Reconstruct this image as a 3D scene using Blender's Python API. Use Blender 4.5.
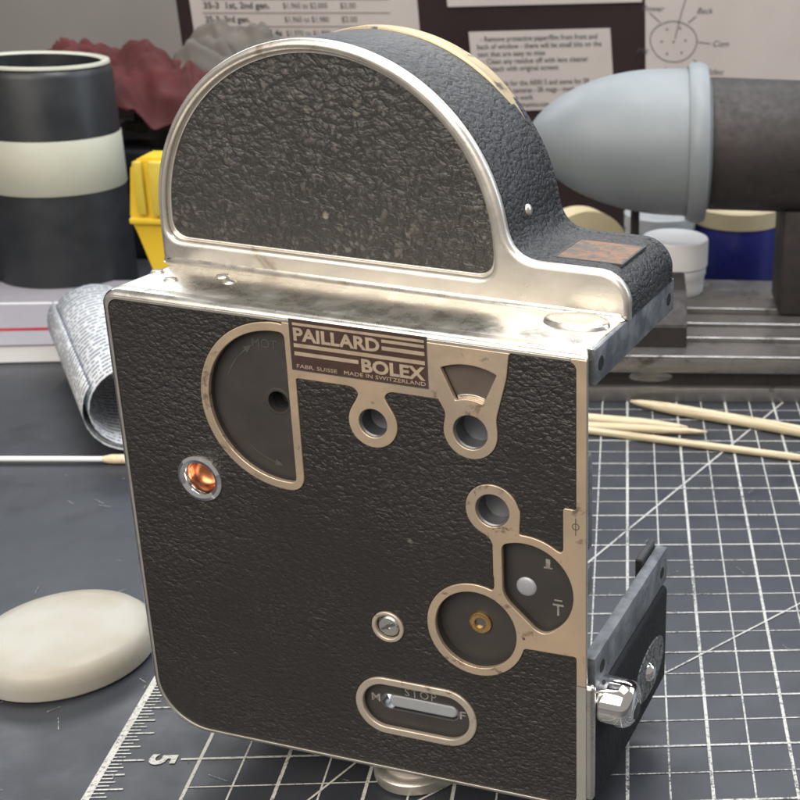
import bpy, bmesh, math, random
import numpy as np
from mathutils import Matrix, Vector, noise

random.seed(7)
for o in list(bpy.data.objects):
    bpy.data.objects.remove(o, do_unlink=True)
SC = bpy.context.scene
COL = SC.collection

# ------------------------------------------------------------------ camera
cam = bpy.data.cameras.new("camera")
camo = bpy.data.objects.new("camera", cam)
COL.objects.link(camo)
SC.camera = camo
Rm = Matrix(((0.99224122, -0.01257885, -0.12368969),
             (-0.11159951, 0.34838751, -0.93068345),
             (0.05479887, 0.93726619, 0.34428065)))
camo.matrix_world = Matrix.Translation((-0.00355822, -0.32243764, 0.25315545)) @ Rm.to_4x4()
cam.sensor_fit = 'HORIZONTAL'
cam.sensor_width = 36.0
cam.lens = 1242.10 / 800 * 36.0
cam.shift_x = (400 - 775.94) / 800
cam.shift_y = -(400 - 347.10) / 800
cam.clip_start = 0.01
cam.clip_end = 20
cam.dof.use_dof = True
cam.dof.focus_distance = 0.335
cam.dof.aperture_fstop = 40

# ------------------------------------------------------------------ world and lamps
world = bpy.data.worlds.new("World")
SC.world = world
world.use_nodes = True
bg = world.node_tree.nodes['Background']
bg.inputs[0].default_value = (0.80, 0.76, 0.72, 1)
bg.inputs[1].default_value = 0.47


def area(name, loc, target, size, size_y, power, color):
    l = bpy.data.lights.new(name, 'AREA')
    l.shape = 'RECTANGLE'
    l.size = size
    l.size_y = size_y
    l.energy = power
    l.color = color
    o = bpy.data.objects.new(name, l)
    COL.objects.link(o)
    o.location = loc
    d = Vector(target) - Vector(loc)
    o.rotation_euler = d.to_track_quat('-Z', 'Y').to_euler()
    return o


area("bench_lamp", (0.05, 0.16, 0.85), (-0.02, 0.08, 0.0), 0.80, 0.45, 8.5, (0.95, 0.97, 1.0))
area("added_glare_light", (-0.05, 0.60, 0.47), (-0.03, 0.05, 0.02), 1.3, 0.16, 3.2, (0.92, 0.96, 1.0))  # added light, no known source; gives mat and ledge their glare
area("window_light", (1.10, 0.55, 0.65), (0.0, 0.10, 0.08), 0.8, 0.8, 9.0, (0.78, 0.89, 1.0))
area("room_light", (-0.38, -0.62, 0.70), (-0.05, 0.0, 0.06), 1.0, 0.7, 11.5, (1.0, 0.90, 0.78))

SC.view_settings.view_transform = 'Standard'
SC.view_settings.look = 'None'
SC.view_settings.exposure = 0.0
SC.view_settings.gamma = 1.0
SC.render.engine = 'CYCLES'

# ------------------------------------------------------------------ node helpers
MATS = {}


def new_mat(name):
    m = bpy.data.materials.new(name)
    m.use_nodes = True
    nt = m.node_tree
    b = nt.nodes['Principled BSDF']
    MATS[name] = m
    return m, nt, b


def nd(nt, typ, **kw):
    n = nt.nodes.new(typ)
    for k, v in kw.items():
        if k in n.inputs.keys():
            n.inputs[k].default_value = v
        else:
            setattr(n, k, v)
    return n


def coords(nt, scale=1.0):
    t = nt.nodes.new('ShaderNodeTexCoord')
    mp = nt.nodes.new('ShaderNodeMapping')
    mp.inputs['Scale'].default_value = (scale, scale, scale)
    nt.links.new(t.outputs['Object'], mp.inputs['Vector'])
    return mp.outputs['Vector']


def ramp(nt, src, stops):
    r = nt.nodes.new('ShaderNodeValToRGB')
    el = r.color_ramp.elements
    while len(el) > 1:
        el.remove(el[-1])
    el[0].position = stops[0][0]
    c = stops[0][1]
    el[0].color = (*c, 1) if len(c) == 3 else c
    for p, c in stops[1:]:
        e = el.new(p)
        e.color = (*c, 1) if len(c) == 3 else c
    nt.links.new(src, r.inputs['Fac'])
    return r.outputs['Color']


def mix(nt, fac, a, b):
    m = nt.nodes.new('ShaderNodeMix')
    m.data_type = 'RGBA'
    if isinstance(fac, (int, float)):
        m.inputs[0].default_value = fac
    else:
        nt.links.new(fac, m.inputs[0])
    for i, v in ((6, a), (7, b)):
        if isinstance(v, tuple):
            m.inputs[i].default_value = (*v, 1) if len(v) == 3 else v
        else:
            nt.links.new(v, m.inputs[i])
    return m.outputs[2]


def math_node(nt, op, a, b=None, clamp=False):
    m = nt.nodes.new('ShaderNodeMath')
    m.operation = op
    m.use_clamp = clamp
    for i, v in ((0, a), (1, b)):
        if v is None:
            continue
        if isinstance(v, (int, float)):
            m.inputs[i].default_value = v
        else:
            nt.links.new(v, m.inputs[i])
    return m.outputs[0]


def noise_n(nt, vec, scale, detail=4, rough=0.55, dist=0.0):
    n = nt.nodes.new('ShaderNodeTexNoise')
    n.inputs['Scale'].default_value = scale
    n.inputs['Detail'].default_value = detail
    n.inputs['Roughness'].default_value = rough
    n.inputs['Distortion'].default_value = dist
    nt.links.new(vec, n.inputs['Vector'])
    return n.outputs[0]


def bump(nt, b, h, strength, dist):
    n = nt.nodes.new('ShaderNodeBump')
    n.inputs['Strength'].default_value = strength
    n.inputs['Distance'].default_value = dist
    nt.links.new(h, n.inputs['Height'])
    nt.links.new(n.outputs[0], b.inputs['Normal'])
    return n


def simple(name, c1, c2=None, rough=0.5, metal=0.0, scale=60, bumps=0.0, bump_scale=400, rough_var=0.1, spec=0.5, stops=(0.35, 0.65)):
    m, nt, b = new_mat(name)
    v = coords(nt)
    n = noise_n(nt, v, scale, 5)
    col = ramp(nt, n, [(stops[0], c1), (stops[1], c2 or tuple(x * 0.85 for x in c1))])
    nt.links.new(col, b.inputs['Base Color'])
    b.inputs['Metallic'].default_value = metal
    b.inputs['Specular IOR Level'].default_value = spec
    r = ramp(nt, noise_n(nt, v, scale * 2.3, 4), [(0.3, (max(rough - rough_var, .02),) * 3), (0.7, (min(rough + rough_var, 1),) * 3)])
    nt.links.new(r, b.inputs['Roughness'])
    if bumps:
        bump(nt, b, noise_n(nt, v, bump_scale, 3), bumps, 0.0004)
    return m


# leather: pebbled grain (rounded cells, fine creases between), crests paled by rubbing and, on the arch, painted highlights, scuffs and nicks
def leather(name, base, crest, grain, height, amount, rough=0.42, wear_gleam=0.5, nick=True, stretch=(1.0, 1.0, 1.45), calm=0.35, spec=0.5):
    m, nt, b = new_mat(name)
    v = coords(nt)
    mp = nt.nodes.new('ShaderNodeMapping')
    mp.inputs['Scale'].default_value = stretch
    mp.inputs['Rotation'].default_value = (0, math.radians(9), 0)
    nt.links.new(v, mp.inputs['Vector'])
    warp = nt.nodes.new('ShaderNodeTexNoise')
    warp.inputs['Scale'].default_value = grain * 0.45
    warp.inputs['Detail'].default_value = 3
    nt.links.new(mp.outputs[0], warp.inputs['Vector'])
    vm = nt.nodes.new('ShaderNodeVectorMath')
    vm.operation = 'SCALE'
    nt.links.new(warp.outputs['Color'], vm.inputs[0])
    vm.inputs['Scale'].default_value = 1.9 / grain
    va = nt.nodes.new('ShaderNodeVectorMath')
    va.operation = 'ADD'
    nt.links.new(mp.outputs[0], va.inputs[0])
    nt.links.new(vm.outputs[0], va.inputs[1])
    hs = []
    for sc, wgt in ((grain, 1.0), (grain * 2.3, 0.4)):
        vo = nt.nodes.new('ShaderNodeTexVoronoi')
        vo.feature = 'F1'
        vo.inputs['Scale'].default_value = sc
        nt.links.new(va.outputs[0], vo.inputs['Vector'])
        dome = math_node(nt, 'SUBTRACT', 1.0, math_node(nt, 'MULTIPLY', vo.outputs['Distance'], vo.outputs['Distance']))
        hs.append(math_node(nt, 'MULTIPLY', dome, wgt))
    pebble = math_node(nt, 'ADD', hs[0], hs[1])
    und = noise_n(nt, va.outputs[0], grain * 0.35, 4, 0.55)
    h = math_node(nt, 'ADD', pebble, math_node(nt, 'MULTIPLY', und, 1.1))
    zone = ramp(nt, noise_n(nt, v, 17, 3), [(0.36, (calm,) * 3), (0.62, (1, 1, 1))])
    h = math_node(nt, 'MULTIPLY', h, zone)
    bump(nt, b, h, amount, height)
    crestmask = ramp(nt, pebble, [(1.22, (0, 0, 0)), (1.37, (1, 1, 1))])
    crestmask = ramp(nt, math_node(nt, 'SUBTRACT', math_node(nt, 'ADD', pebble, math_node(nt, 'MULTIPLY', und, 0.5)), 0.9), [(0.48, (0, 0, 0)), (0.80, (1, 1, 1))])
    patch = ramp(nt, noise_n(nt, v, 30, 5, 0.65), [(0.40, (0.08,) * 3), (0.68, (1, 1, 1))])
    cm = math_node(nt, 'MULTIPLY', math_node(nt, 'MULTIPLY', crestmask, patch), wear_gleam)
    dull = ramp(nt, noise_n(nt, v, 9, 5), [(0.35, base), (0.7, tuple(x * 1.45 for x in base))])
    col = mix(nt, cm, dull, crest)
    if nick:
        sp = nt.nodes.new('ShaderNodeTexVoronoi')
        sp.inputs['Scale'].default_value = 75
        nt.links.new(va.outputs[0], sp.inputs['Vector'])
        a = ramp(nt, sp.outputs['Distance'], [(0.05, (1, 1, 1)), (0.09, (0, 0, 0))])
        g = ramp(nt, noise_n(nt, v, 55, 2), [(0.56, (0, 0, 0)), (0.62, (1, 1, 1))])
        col = mix(nt, math_node(nt, 'MULTIPLY', a, g), col, (0.20, 0.185, 0.165))
        # thin drag scratches
        ms = nt.nodes.new('ShaderNodeMapping')
        ms.inputs['Rotation'].default_value = (0, math.radians(28), 0)
        ms.inputs['Scale'].default_value = (40, 40, 900)
        nt.links.new(v, ms.inputs['Vector'])
        ln = ramp(nt, noise_n(nt, ms.outputs[0], 1.0, 2), [(0.69, (0, 0, 0)), (0.73, (0.7, 0.7, 0.7))])
        g2 = ramp(nt, noise_n(nt, v, 36, 2), [(0.55, (0, 0, 0)), (0.62, (1, 1, 1))])
        col = mix(nt, math_node(nt, 'MULTIPLY', ln, g2), col, (0.085, 0.078, 0.07))
    nt.links.new(col, b.inputs['Base Color'])
    b.inputs['Specular IOR Level'].default_value = spec
    rr = ramp(nt, noise_n(nt, v, 24, 5), [(0.3, (rough - 0.07,) * 3), (0.7, (rough + 0.13,) * 3)])
    nt.links.new(rr, b.inputs['Roughness'])
    return m


leather('leather_side', (0.0185, 0.0168, 0.0160), (0.062, 0.055, 0.049), 620, 0.00058, 0.75, rough=0.40, wear_gleam=0.8, calm=0.40)
leather('leather_arch', (0.027, 0.0255, 0.0245), (0.25, 0.228, 0.205), 430, 0.00072, 0.85, rough=0.42, wear_gleam=0.85, calm=0.45, spec=0.55, stretch=(1, 1, 1.2))  # pale crest colour holds painted highlights as well as rubbed wear
leather('leather_cover', (0.019, 0.020, 0.022), (0.10, 0.105, 0.112), 520, 0.00062, 0.8, rough=0.46, wear_gleam=0.7, nick=False)
leather('leather_front', (0.007, 0.008, 0.010), (0.014, 0.015, 0.017), 470, 0.0006, 0.5, rough=0.62, nick=False, spec=0.3)


def metal(name, c1, c2, rough, stain=None, scratch=True, metallic=1.0, var=0.12, scale=40):
    m, nt, b = new_mat(name)
    v = coords(nt)
    col = ramp(nt, noise_n(nt, v, scale, 6, 0.6), [(0.32, c1), (0.68, c2)])
    if stain:
        s = ramp(nt, noise_n(nt, v, stain[1], 6, 0.65, 0.4), [(stain[2], (0, 0, 0)), (stain[2] + 0.07, (1, 1, 1))])
        col = mix(nt, s, col, stain[0])
    nt.links.new(col, b.inputs['Base Color'])
    b.inputs['Metallic'].default_value = metallic
    r = ramp(nt, noise_n(nt, v, scale * 3, 5, 0.7), [(0.3, (max(.03, rough - var),) * 3), (0.72, (rough + var,) * 3)])
    nt.links.new(r, b.inputs['Roughness'])
    if scratch:
        sc = nt.nodes.new('ShaderNodeMapping')
        sc.inputs['Scale'].default_value = (60, 60, 1400)
        t = nt.nodes.new('ShaderNodeTexCoord')
        nt.links.new(t.outputs['Object'], sc.inputs['Vector'])
        n = nt.nodes.new('ShaderNodeTexNoise')
        n.inputs['Scale'].default_value = 1.0
        n.inputs['Detail'].default_value = 4
        nt.links.new(sc.outputs[0], n.inputs['Vector'])
        h = math_node(nt, 'ADD', math_node(nt, 'MULTIPLY', n.outputs[0], 0.4), noise_n(nt, v, 300, 4))
        bump(nt, b, h, 0.12, 0.0003)
    return m


metal('satin_plate', (0.70, 0.535, 0.37), (0.52, 0.445, 0.355), 0.40, stain=((0.30, 0.23, 0.165), 150, 0.585), metallic=0.68, scale=20, var=0.16)  # tan base colour stands in for warm light reflected in the nickel
metal('ring_plate', (0.60, 0.53, 0.44), (0.50, 0.44, 0.365), 0.42, stain=((0.28, 0.23, 0.18), 170, 0.60), metallic=0.6, scale=30, var=0.16)
metal('casing_nickel', (0.70, 0.68, 0.63), (0.60, 0.58, 0.53), 0.31, stain=((0.50, 0.46, 0.40), 90, 0.62))
metal('arch_nickel', (0.70, 0.67, 0.62), (0.61, 0.58, 0.53), 0.36, stain=((0.42, 0.37, 0.31), 70, 0.62), metallic=0.85)
metal('chrome', (0.82, 0.80, 0.78), (0.76, 0.75, 0.74), 0.09, scratch=False, var=0.04)
metal('brass_edge', (0.50, 0.39, 0.22), (0.36, 0.29, 0.19), 0.45, stain=((0.10, 0.09, 0.08), 120, 0.6), metallic=0.6)
metal('gold_ring', (0.72, 0.46, 0.18), (0.6, 0.40, 0.18), 0.22, scratch=False)
metal('orange_reflection', (0.80, 0.30, 0.12), (0.62, 0.24, 0.12), 0.28, scratch=False)  # colour of the reflection seen inside the chrome bushing
metal('socket_steel', (0.17, 0.18, 0.195), (0.10, 0.106, 0.116), 0.38, scratch=False, metallic=0.7)
metal('pivot_grey', (0.42, 0.44, 0.47), (0.36, 0.38, 0.41), 0.5, scratch=False, metallic=0.4)
metal('steel_grey', (0.30, 0.30, 0.30), (0.24, 0.24, 0.24), 0.38)
simple('flange_paint', (0.105, 0.115, 0.13), (0.235, 0.25, 0.27), rough=0.48, metal=0.3, scale=130, bumps=0.5, bump_scale=450, stops=(0.38, 0.66))
simple('recess_brown', (0.043, 0.039, 0.036), (0.034, 0.031, 0.029), rough=0.5, scale=70, bumps=0.08)
simple('fan_brown', (0.095, 0.076, 0.064), (0.075, 0.061, 0.052), rough=0.5, scale=70)
simple('dark_interior', (0.025, 0.026, 0.028), (0.035, 0.036, 0.038), rough=0.6)
simple('name_enamel', (0.060, 0.033, 0.027), (0.048, 0.027, 0.023), rough=0.4, scale=200)
simple('engraved_light', (0.30, 0.285, 0.265), (0.17, 0.16, 0.15), rough=0.6, scale=500)
simple('engraved_faint', (0.075, 0.070, 0.065), (0.052, 0.048, 0.045), rough=0.6, scale=500)
simple('letter_nickel', (0.62, 0.50, 0.38), (0.55, 0.44, 0.33), rough=0.45, metal=0.6, scale=200)
simple('screw_hole', (0.01, 0.01, 0.01), rough=0.7)
m, nt, b = new_mat('worn_label')
v = coords(nt)
mp_ = nt.nodes.new('ShaderNodeMapping')
mp_.inputs['Scale'].default_value = (70, 420, 100)
nt.links.new(v, mp_.inputs['Vector'])
lc = ramp(nt, noise_n(nt, mp_.outputs[0], 1.0, 6, 0.7, 0.5), [(0.30, (0.05, 0.045, 0.042)), (0.40, (0.24, 0.115, 0.065)), (0.52, (0.20, 0.125, 0.085)), (0.60, (0.075, 0.065, 0.058)), (0.72, (0.34, 0.29, 0.25))])
lm_ = ramp(nt, noise_n(nt, v, 210, 6, 0.7, 0.6), [(0.50, (0, 0, 0)), (0.56, (1, 1, 1))])
lc = mix(nt, lm_, lc, mix(nt, noise_n(nt, v, 500, 3), (0.045, 0.043, 0.042), (0.17, 0.145, 0.12)))
nt.links.new(lc, b.inputs['Base Color'])
b.inputs['Roughness'].default_value = 0.7
bump(nt, b, noise_n(nt, v, 600, 4), 0.3, 0.0004)
simple('label_edge', (0.05, 0.05, 0.05), rough=0.6)
simple('base_cork', (0.20, 0.15, 0.10), (0.09, 0.075, 0.06), rough=0.8, scale=300, bumps=0.6)

simple('mat_vinyl', (0.026, 0.030, 0.039), (0.034, 0.038, 0.047), rough=0.42, scale=30, bumps=0.12, bump_scale=900, spec=0.6)
simple('desk_top', (0.042, 0.045, 0.053), (0.034, 0.037, 0.044), rough=0.45, scale=14)
simple('wall_board', (0.024, 0.014, 0.0145), (0.019, 0.0115, 0.012), rough=0.85, scale=8, bumps=0.15, bump_scale=300, spec=0.2)
simple('paper', (0.40, 0.365, 0.345), (0.37, 0.335, 0.315), rough=0.85, scale=18)
simple('paper_shaded', (0.20, 0.185, 0.175), (0.18, 0.168, 0.158), rough=0.85, scale=12)  # darker copy of paper, shade on the wall put into its colour
simple('ink', (0.03, 0.03, 0.035), (0.05, 0.05, 0.055), rough=0.7, scale=300)
simple('bulb_plastic', (0.215, 0.24, 0.255), (0.185, 0.21, 0.225), rough=0.50, scale=22, rough_var=0.12, bumps=0.06, bump_scale=700)
simple('jar_plastic', (0.80, 0.81, 0.82), (0.77, 0.78, 0.80), rough=0.35, scale=20, rough_var=0.05)
m, nt, b = new_mat('wood_pale')
v = coords(nt)
mw = nt.nodes.new('ShaderNodeMapping')
mw.inputs['Scale'].default_value = (1400, 1400, 45)
nt.links.new(v, mw.inputs['Vector'])
wg = noise_n(nt, mw.outputs[0], 1.0, 4)
nt.links.new(ramp(nt, wg, [(0.34, (0.46, 0.35, 0.20)), (0.46, (0.68, 0.57, 0.38)), (0.7, (0.74, 0.65, 0.46))]), b.inputs['Base Color'])
b.inputs['Roughness'].default_value = 0.65
bump(nt, b, wg, 0.35, 0.0003)
simple('yellow_plastic', (0.72, 0.50, 0.03), (0.66, 0.44, 0.02), rough=0.38, scale=40)
simple('yellow_clear', (0.60, 0.47, 0.06), (0.50, 0.37, 0.04), rough=0.3, scale=60)
simple('black_plastic', (0.016, 0.018, 0.021), (0.012, 0.013, 0.015), rough=0.4, scale=30)
simple('bottle_black', (0.020, 0.023, 0.027), (0.014, 0.016, 0.019), rough=0.38, scale=30)
simple('band_cream', (0.45, 0.455, 0.37), (0.41, 0.415, 0.34), rough=0.5, scale=30)
simple('red_cloth', (0.085, 0.014, 0.015), (0.055, 0.010, 0.011), rough=0.9, scale=40, bumps=0.4, bump_scale=1200)  # base colour lowered to stand for the shade over the heap
simple('grey_cloth', (0.125, 0.112, 0.097), (0.09, 0.081, 0.07), rough=0.9, scale=40, bumps=0.4, bump_scale=1200)  # darkened likewise, shade put into the cloth colour
simple('cream_plastic', (0.55, 0.46, 0.28), (0.46, 0.38, 0.23), rough=0.5, scale=30)
simple('blue_plastic', (0.02, 0.025, 0.19), (0.018, 0.02, 0.15), rough=0.35, scale=30)
simple('red_plastic', (0.35, 0.03, 0.03), rough=0.4)
simple('mauve_cover', (0.33, 0.31, 0.34), (0.28, 0.27, 0.30), rough=0.4, scale=20)
metal('machine_steel', (0.30, 0.285, 0.275), (0.23, 0.22, 0.21), 0.36, stain=((0.10, 0.09, 0.08), 60, 0.62), metallic=0.75)
simple('machine_brown', (0.042, 0.035, 0.033), (0.030, 0.026, 0.025), rough=0.6, scale=120, metal=0.3, bumps=0.2)

# wax puck: waxy, faintly translucent
m, nt, b = new_mat('wax')
v = coords(nt)
nt.links.new(ramp(nt, noise_n(nt, v, 45, 4), [(0.35, (0.41, 0.405, 0.365)), (0.7, (0.36, 0.33, 0.265))]), b.inputs['Base Color'])
b.inputs['Roughness'].default_value = 0.42
b.inputs['Subsurface Weight'].default_value = 0.25
b.inputs['Subsurface Radius'].default_value = (0.006, 0.004, 0.002)
b.inputs['Subsurface Scale'].default_value = 0.6

# clear jar
m, nt, b = new_mat('clear_plastic')
b.inputs['Base Color'].default_value = (0.75, 0.78, 0.80, 1)
b.inputs['Roughness'].default_value = 0.12
b.inputs['Transmission Weight'].default_value = 0.6

# mat print: white ink, rubbed
m, nt, b = new_mat('mat_print')
v = coords(nt)
fadein = math_node(nt, 'MULTIPLY', noise_n(nt, v, 22, 3), 0.42)
w = ramp(nt, math_node(nt, 'ADD', math_node(nt, 'SUBTRACT', noise_n(nt, v, 1100, 5, 0.8), fadein), 0.21), [(0.36, (0.045, 0.047, 0.052)), (0.50, (0.56, 0.56, 0.53))])
nt.links.new(w, b.inputs['Base Color'])
b.inputs['Roughness'].default_value = 0.5
m, nt, b = new_mat('mat_print_worn')
v = coords(nt)
w = ramp(nt, noise_n(nt, v, 700, 5, 0.8), [(0.42, (0.035, 0.036, 0.04)), (0.60, (0.48, 0.49, 0.48))])
nt.links.new(w, b.inputs['Base Color'])
b.inputs['Roughness'].default_value = 0.5

# worn front badge: black leather rubbed to white speckle
m, nt, b = new_mat('rubbed_leather')
v = coords(nt)
w = ramp(nt, noise_n(nt, v, 850, 5, 0.8, 1.0), [(0.47, (0.02, 0.021, 0.023)), (0.56, (0.22, 0.225, 0.23))])
nt.links.new(w, b.inputs['Base Color'])
b.inputs['Roughness'].default_value = 0.55
bump(nt, b, noise_n(nt, v, 850, 4), 0.5, 0.0005)


# ------------------------------------------------------------------ object helpers
def tag(o, label=None, cat=None, group=None, kind=None):
    if label:
        o['label'] = label
    if cat:
        o['category'] = cat
    if group:
        o['group'] = group
    if kind:
        o['kind'] = kind
    return o


def empty(name, loc, rz=0.0):
    o = bpy.data.objects.new(name, None)
    o.empty_display_size = 0.02
    COL.objects.link(o)
    o.location = loc
    o.rotation_euler = (0, 0, rz)
    return o


def link_mesh(name, me, mat, parent=None, smooth=None):
    o = bpy.data.objects.new(name, me)
    COL.objects.link(o)
    me.materials.clear()
    me.materials.append(MATS[mat])
    if parent:
        o.parent = parent
    if smooth is not None:
        for p in me.polygons:
            p.use_smooth = True
        me.set_sharp_from_angle(angle=math.radians(smooth))
    return o


def from_bm(name, bm, mat, parent=None, smooth=35):
    bmesh.ops.recalc_face_normals(bm, faces=bm.faces)
    me = bpy.data.meshes.new(name)
    bm.to_mesh(me)
    bm.free()
    return link_mesh(name, me, mat, parent, smooth)


def box(bm, lo, hi, bev=0.0, seg=2, mtx=None):
    r = bmesh.ops.create_cube(bm, size=1.0)
    vs = r['verts']
    for v in vs:
        v.co = Vector(((lo[i] + hi[i]) / 2 + v.co[i] * (hi[i] - lo[i]) for i in range(3)))
    if bev:
        es = list({e for v in vs for e in v.link_edges})
        r2 = bmesh.ops.bevel(bm, geom=es, offset=bev, segments=seg, affect='EDGES', profile=0.5)
        vs = list({v for f in r2['faces'] for v in f.verts} | {v for v in vs if v.is_valid})
    if mtx:
        bmesh.ops.transform(bm, matrix=mtx, verts=vs)
    return vs


def box_obj(name, lo, hi, mat, parent=None, bev=0.0, seg=2, mtx=None):
    bm = bmesh.new()
    box(bm, lo, hi, bev, seg, mtx)
    return from_bm(name, bm, mat, parent)


def lathe(name, prof, mat, parent=None, n=48, mtx=None, smooth=40, closed=False):
    """prof: (r, h) pairs turned round local Z."""
    bm = bmesh.new()
    rings = []
    for r, h in prof:
        if r < 1e-7:
            rings.append([bm.verts.new((0, 0, h))])
        else:
            rings.append([bm.verts.new((r * math.cos(2 * math.pi * i / n), r * math.sin(2 * math.pi * i / n), h)) for i in range(n)])
    pairs = list(zip(rings, rings[1:]))
    if closed:
        pairs.append((rings[-1], rings[0]))
    for a, c in pairs:
        for i in range(n):
            j = (i + 1) % n
            if len(a) == 1 and len(c) == 1:
                continue
            if len(a) == 1:
                bm.faces.new((a[0], c[i], c[j]))
            elif len(c) == 1:
                bm.faces.new((a[i], a[j], c[0]))
            else:
                bm.faces.new((a[i], a[j], c[j], c[i]))
    if mtx:
        bmesh.ops.transform(bm, matrix=mtx, verts=bm.verts)
    return from_bm(name, bm, mat, parent, smooth)


def loft(name, rings, mat, parent=None, cap=(True, True), closed=True, smooth=35):
    """rings: lists of equal-length 3D points."""
    bm = bmesh.new()
    vr = [[bm.verts.new(p) for p in r] for r in rings]
    n = len(rings[0])
    for a, c in zip(vr, vr[1:]):
        for i in range(n if closed else n - 1):
            j = (i + 1) % n
            bm.faces.new((a[i], a[j], c[j], c[i]))
    if cap[0]:
        bm.faces.new(vr[0])
    if cap[1]:
        bm.faces.new(vr[-1])
    return from_bm(name, bm, mat, parent, smooth)


# ------------------------------------------------------------------ 2D shapes (signed distance, millimetres) -> outlines
def sd_circle(x, z, cx, cz, r):
    return np.hypot(x - cx, z - cz) - r


def sd_box(x, z, x0, z0, x1, z1, r=0.0):
    cx, cz, hx, hz = (x0 + x1) / 2, (z0 + z1) / 2, (x1 - x0) / 2 - r, (z1 - z0) / 2 - r
    dx, dz = np.abs(x - cx) - hx, np.abs(z - cz) - hz
    return np.hypot(np.maximum(dx, 0), np.maximum(dz, 0)) + np.minimum(np.maximum(dx, dz), 0) - r


def sd_box4(x, z, x0, z0, x1, z1, bl, br, tr, tl):
    cx, cz, hx, hz = (x0 + x1) / 2, (z0 + z1) / 2, (x1 - x0) / 2, (z1 - z0) / 2
    px, pz = x - cx, z - cz
    r = np.where(px > 0, np.where(pz > 0, tr, br), np.where(pz > 0, tl, bl))
    dx, dz = np.abs(px) - hx + r, np.abs(pz) - hz + r
    return np.minimum(np.maximum(dx, dz), 0) + np.hypot(np.maximum(dx, 0), np.maximum(dz, 0)) - r


def sd_poly(x, z, pts):
    d = np.full_like(x, 1e9)
    inside = np.zeros(x.shape, bool)
    n = len(pts)
    for i in range(n):
        ax, az = pts[i]
        bx, bz = pts[(i + 1) % n]
        ex, ez = bx - ax, bz - az
        t = np.clip(((x - ax) * ex + (z - az) * ez) / (ex * ex + ez * ez), 0, 1)
        d = np.minimum(d, np.hypot(x - ax - ex * t, z - az - ez * t))
        cond = ((az > z) != (bz > z))
        with np.errstate(divide='ignore', invalid='ignore'):
            xi = ax + (z - az) / (bz - az if bz != az else 1e-9) * ex
        inside ^= cond & (x < xi)
    return np.where(inside, -d, d)


def sd_capsule(x, z, ax, az, bx, bz, r):
    ex, ez = bx - ax, bz - az
    t = np.clip(((x - ax) * ex + (z - az) * ez) / (ex * ex + ez * ez), 0, 1)
    return np.hypot(x - ax - ex * t, z - az - ez * t) - r


def smin(a, b, k):
    h = np.clip(0.5 + 0.5 * (b - a) / k, 0, 1)
    return b * (1 - h) + a * h - k * h * (1 - h)


def smax(a, b, k):
    return -smin(-a, -b, k)


def contour(fn, x0, z0, x1, z1, step=0.25, tol=0.012):
    """closed outlines of fn<0 by marching squares"""
    xs = np.arange(x0, x1 + step, step) + 0.0137
    zs = np.arange(z0, z1 + step, step) + 0.0173
    X, Z = np.meshgrid(xs, zs, indexing='ij')
    V = fn(X, Z)
    V[0, :] = V[-1, :] = 1.0
    V[:, 0] = V[:, -1] = 1.0
    V[V == 0] = 1e-6
    S = V < 0
    code = S[:-1, :-1] * 1 + S[1:, :-1] * 2 + S[1:, 1:] * 4 + S[:-1, 1:] * 8
    table = {1: [(3, 0)], 2: [(0, 1)], 3: [(3, 1)], 4: [(1, 2)], 5: [(3, 0), (1, 2)], 6: [(0, 2)], 7: [(3, 2)], 8: [(2, 3)],
             9: [(2, 0)], 10: [(0, 1), (2, 3)], 11: [(2, 1)], 12: [(1, 3)], 13: [(1, 0)], 14: [(0, 3)]}

    def key(i, j, e):
        return ((i, j, 0), (i + 1, j, 1), (i, j + 1, 0), (i, j, 1))[e]

    def pos(k):
        i, j, a = k
        if a == 0:
            v0, v1 = V[i, j], V[i + 1, j]
            t = v0 / (v0 - v1)
            return (xs[i] + t * step, zs[j])
        v0, v1 = V[i, j], V[i, j + 1]
        t = v0 / (v0 - v1)
        return (xs[i], zs[j] + t * step)
    nxt = {}
    for i, j in zip(*np.nonzero((code > 0) & (code < 15))):
        for a, c in table[int(code[i, j])]:
            nxt[key(i, j, a)] = key(i, j, c)
    loops = []
    while nxt:
        s = next(iter(nxt))
        k = s
        lp = []
        while k in nxt:
            lp.append(pos(k))
            k = nxt.pop(k)
        if len(lp) > 8:
            loops.append(simplify(lp, tol))
    return loops


def simplify(pts, tol):
    pts = np.array(pts)
    keep = np.zeros(len(pts), bool)
    far = int(np.argmax(((pts - pts[0]) ** 2).sum(1)))
    keep[0] = keep[far] = True

    def rec(idx):
        st = [idx]
        while st:
            ii = st.pop()
            if len(ii) < 3:
                continue
            a, b = pts[ii[0]], pts[ii[-1]]
            e = b - a
            L = np.hypot(*e) + 1e-12
            q = pts[ii[1:-1]] - a
            d = np.abs(q[:, 0] * e[1] - q[:, 1] * e[0]) / L
            m = int(np.argmax(d))
            if d[m] > tol:
                keep[ii[m + 1]] = True
                st.append(ii[:m + 2])
                st.append(ii[m + 1:])
    rec(list(range(0, far + 1)))
    rec(list(range(far, len(pts))) + [0])
    return [tuple(p) for p in pts[keep]]


DG = None


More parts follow.
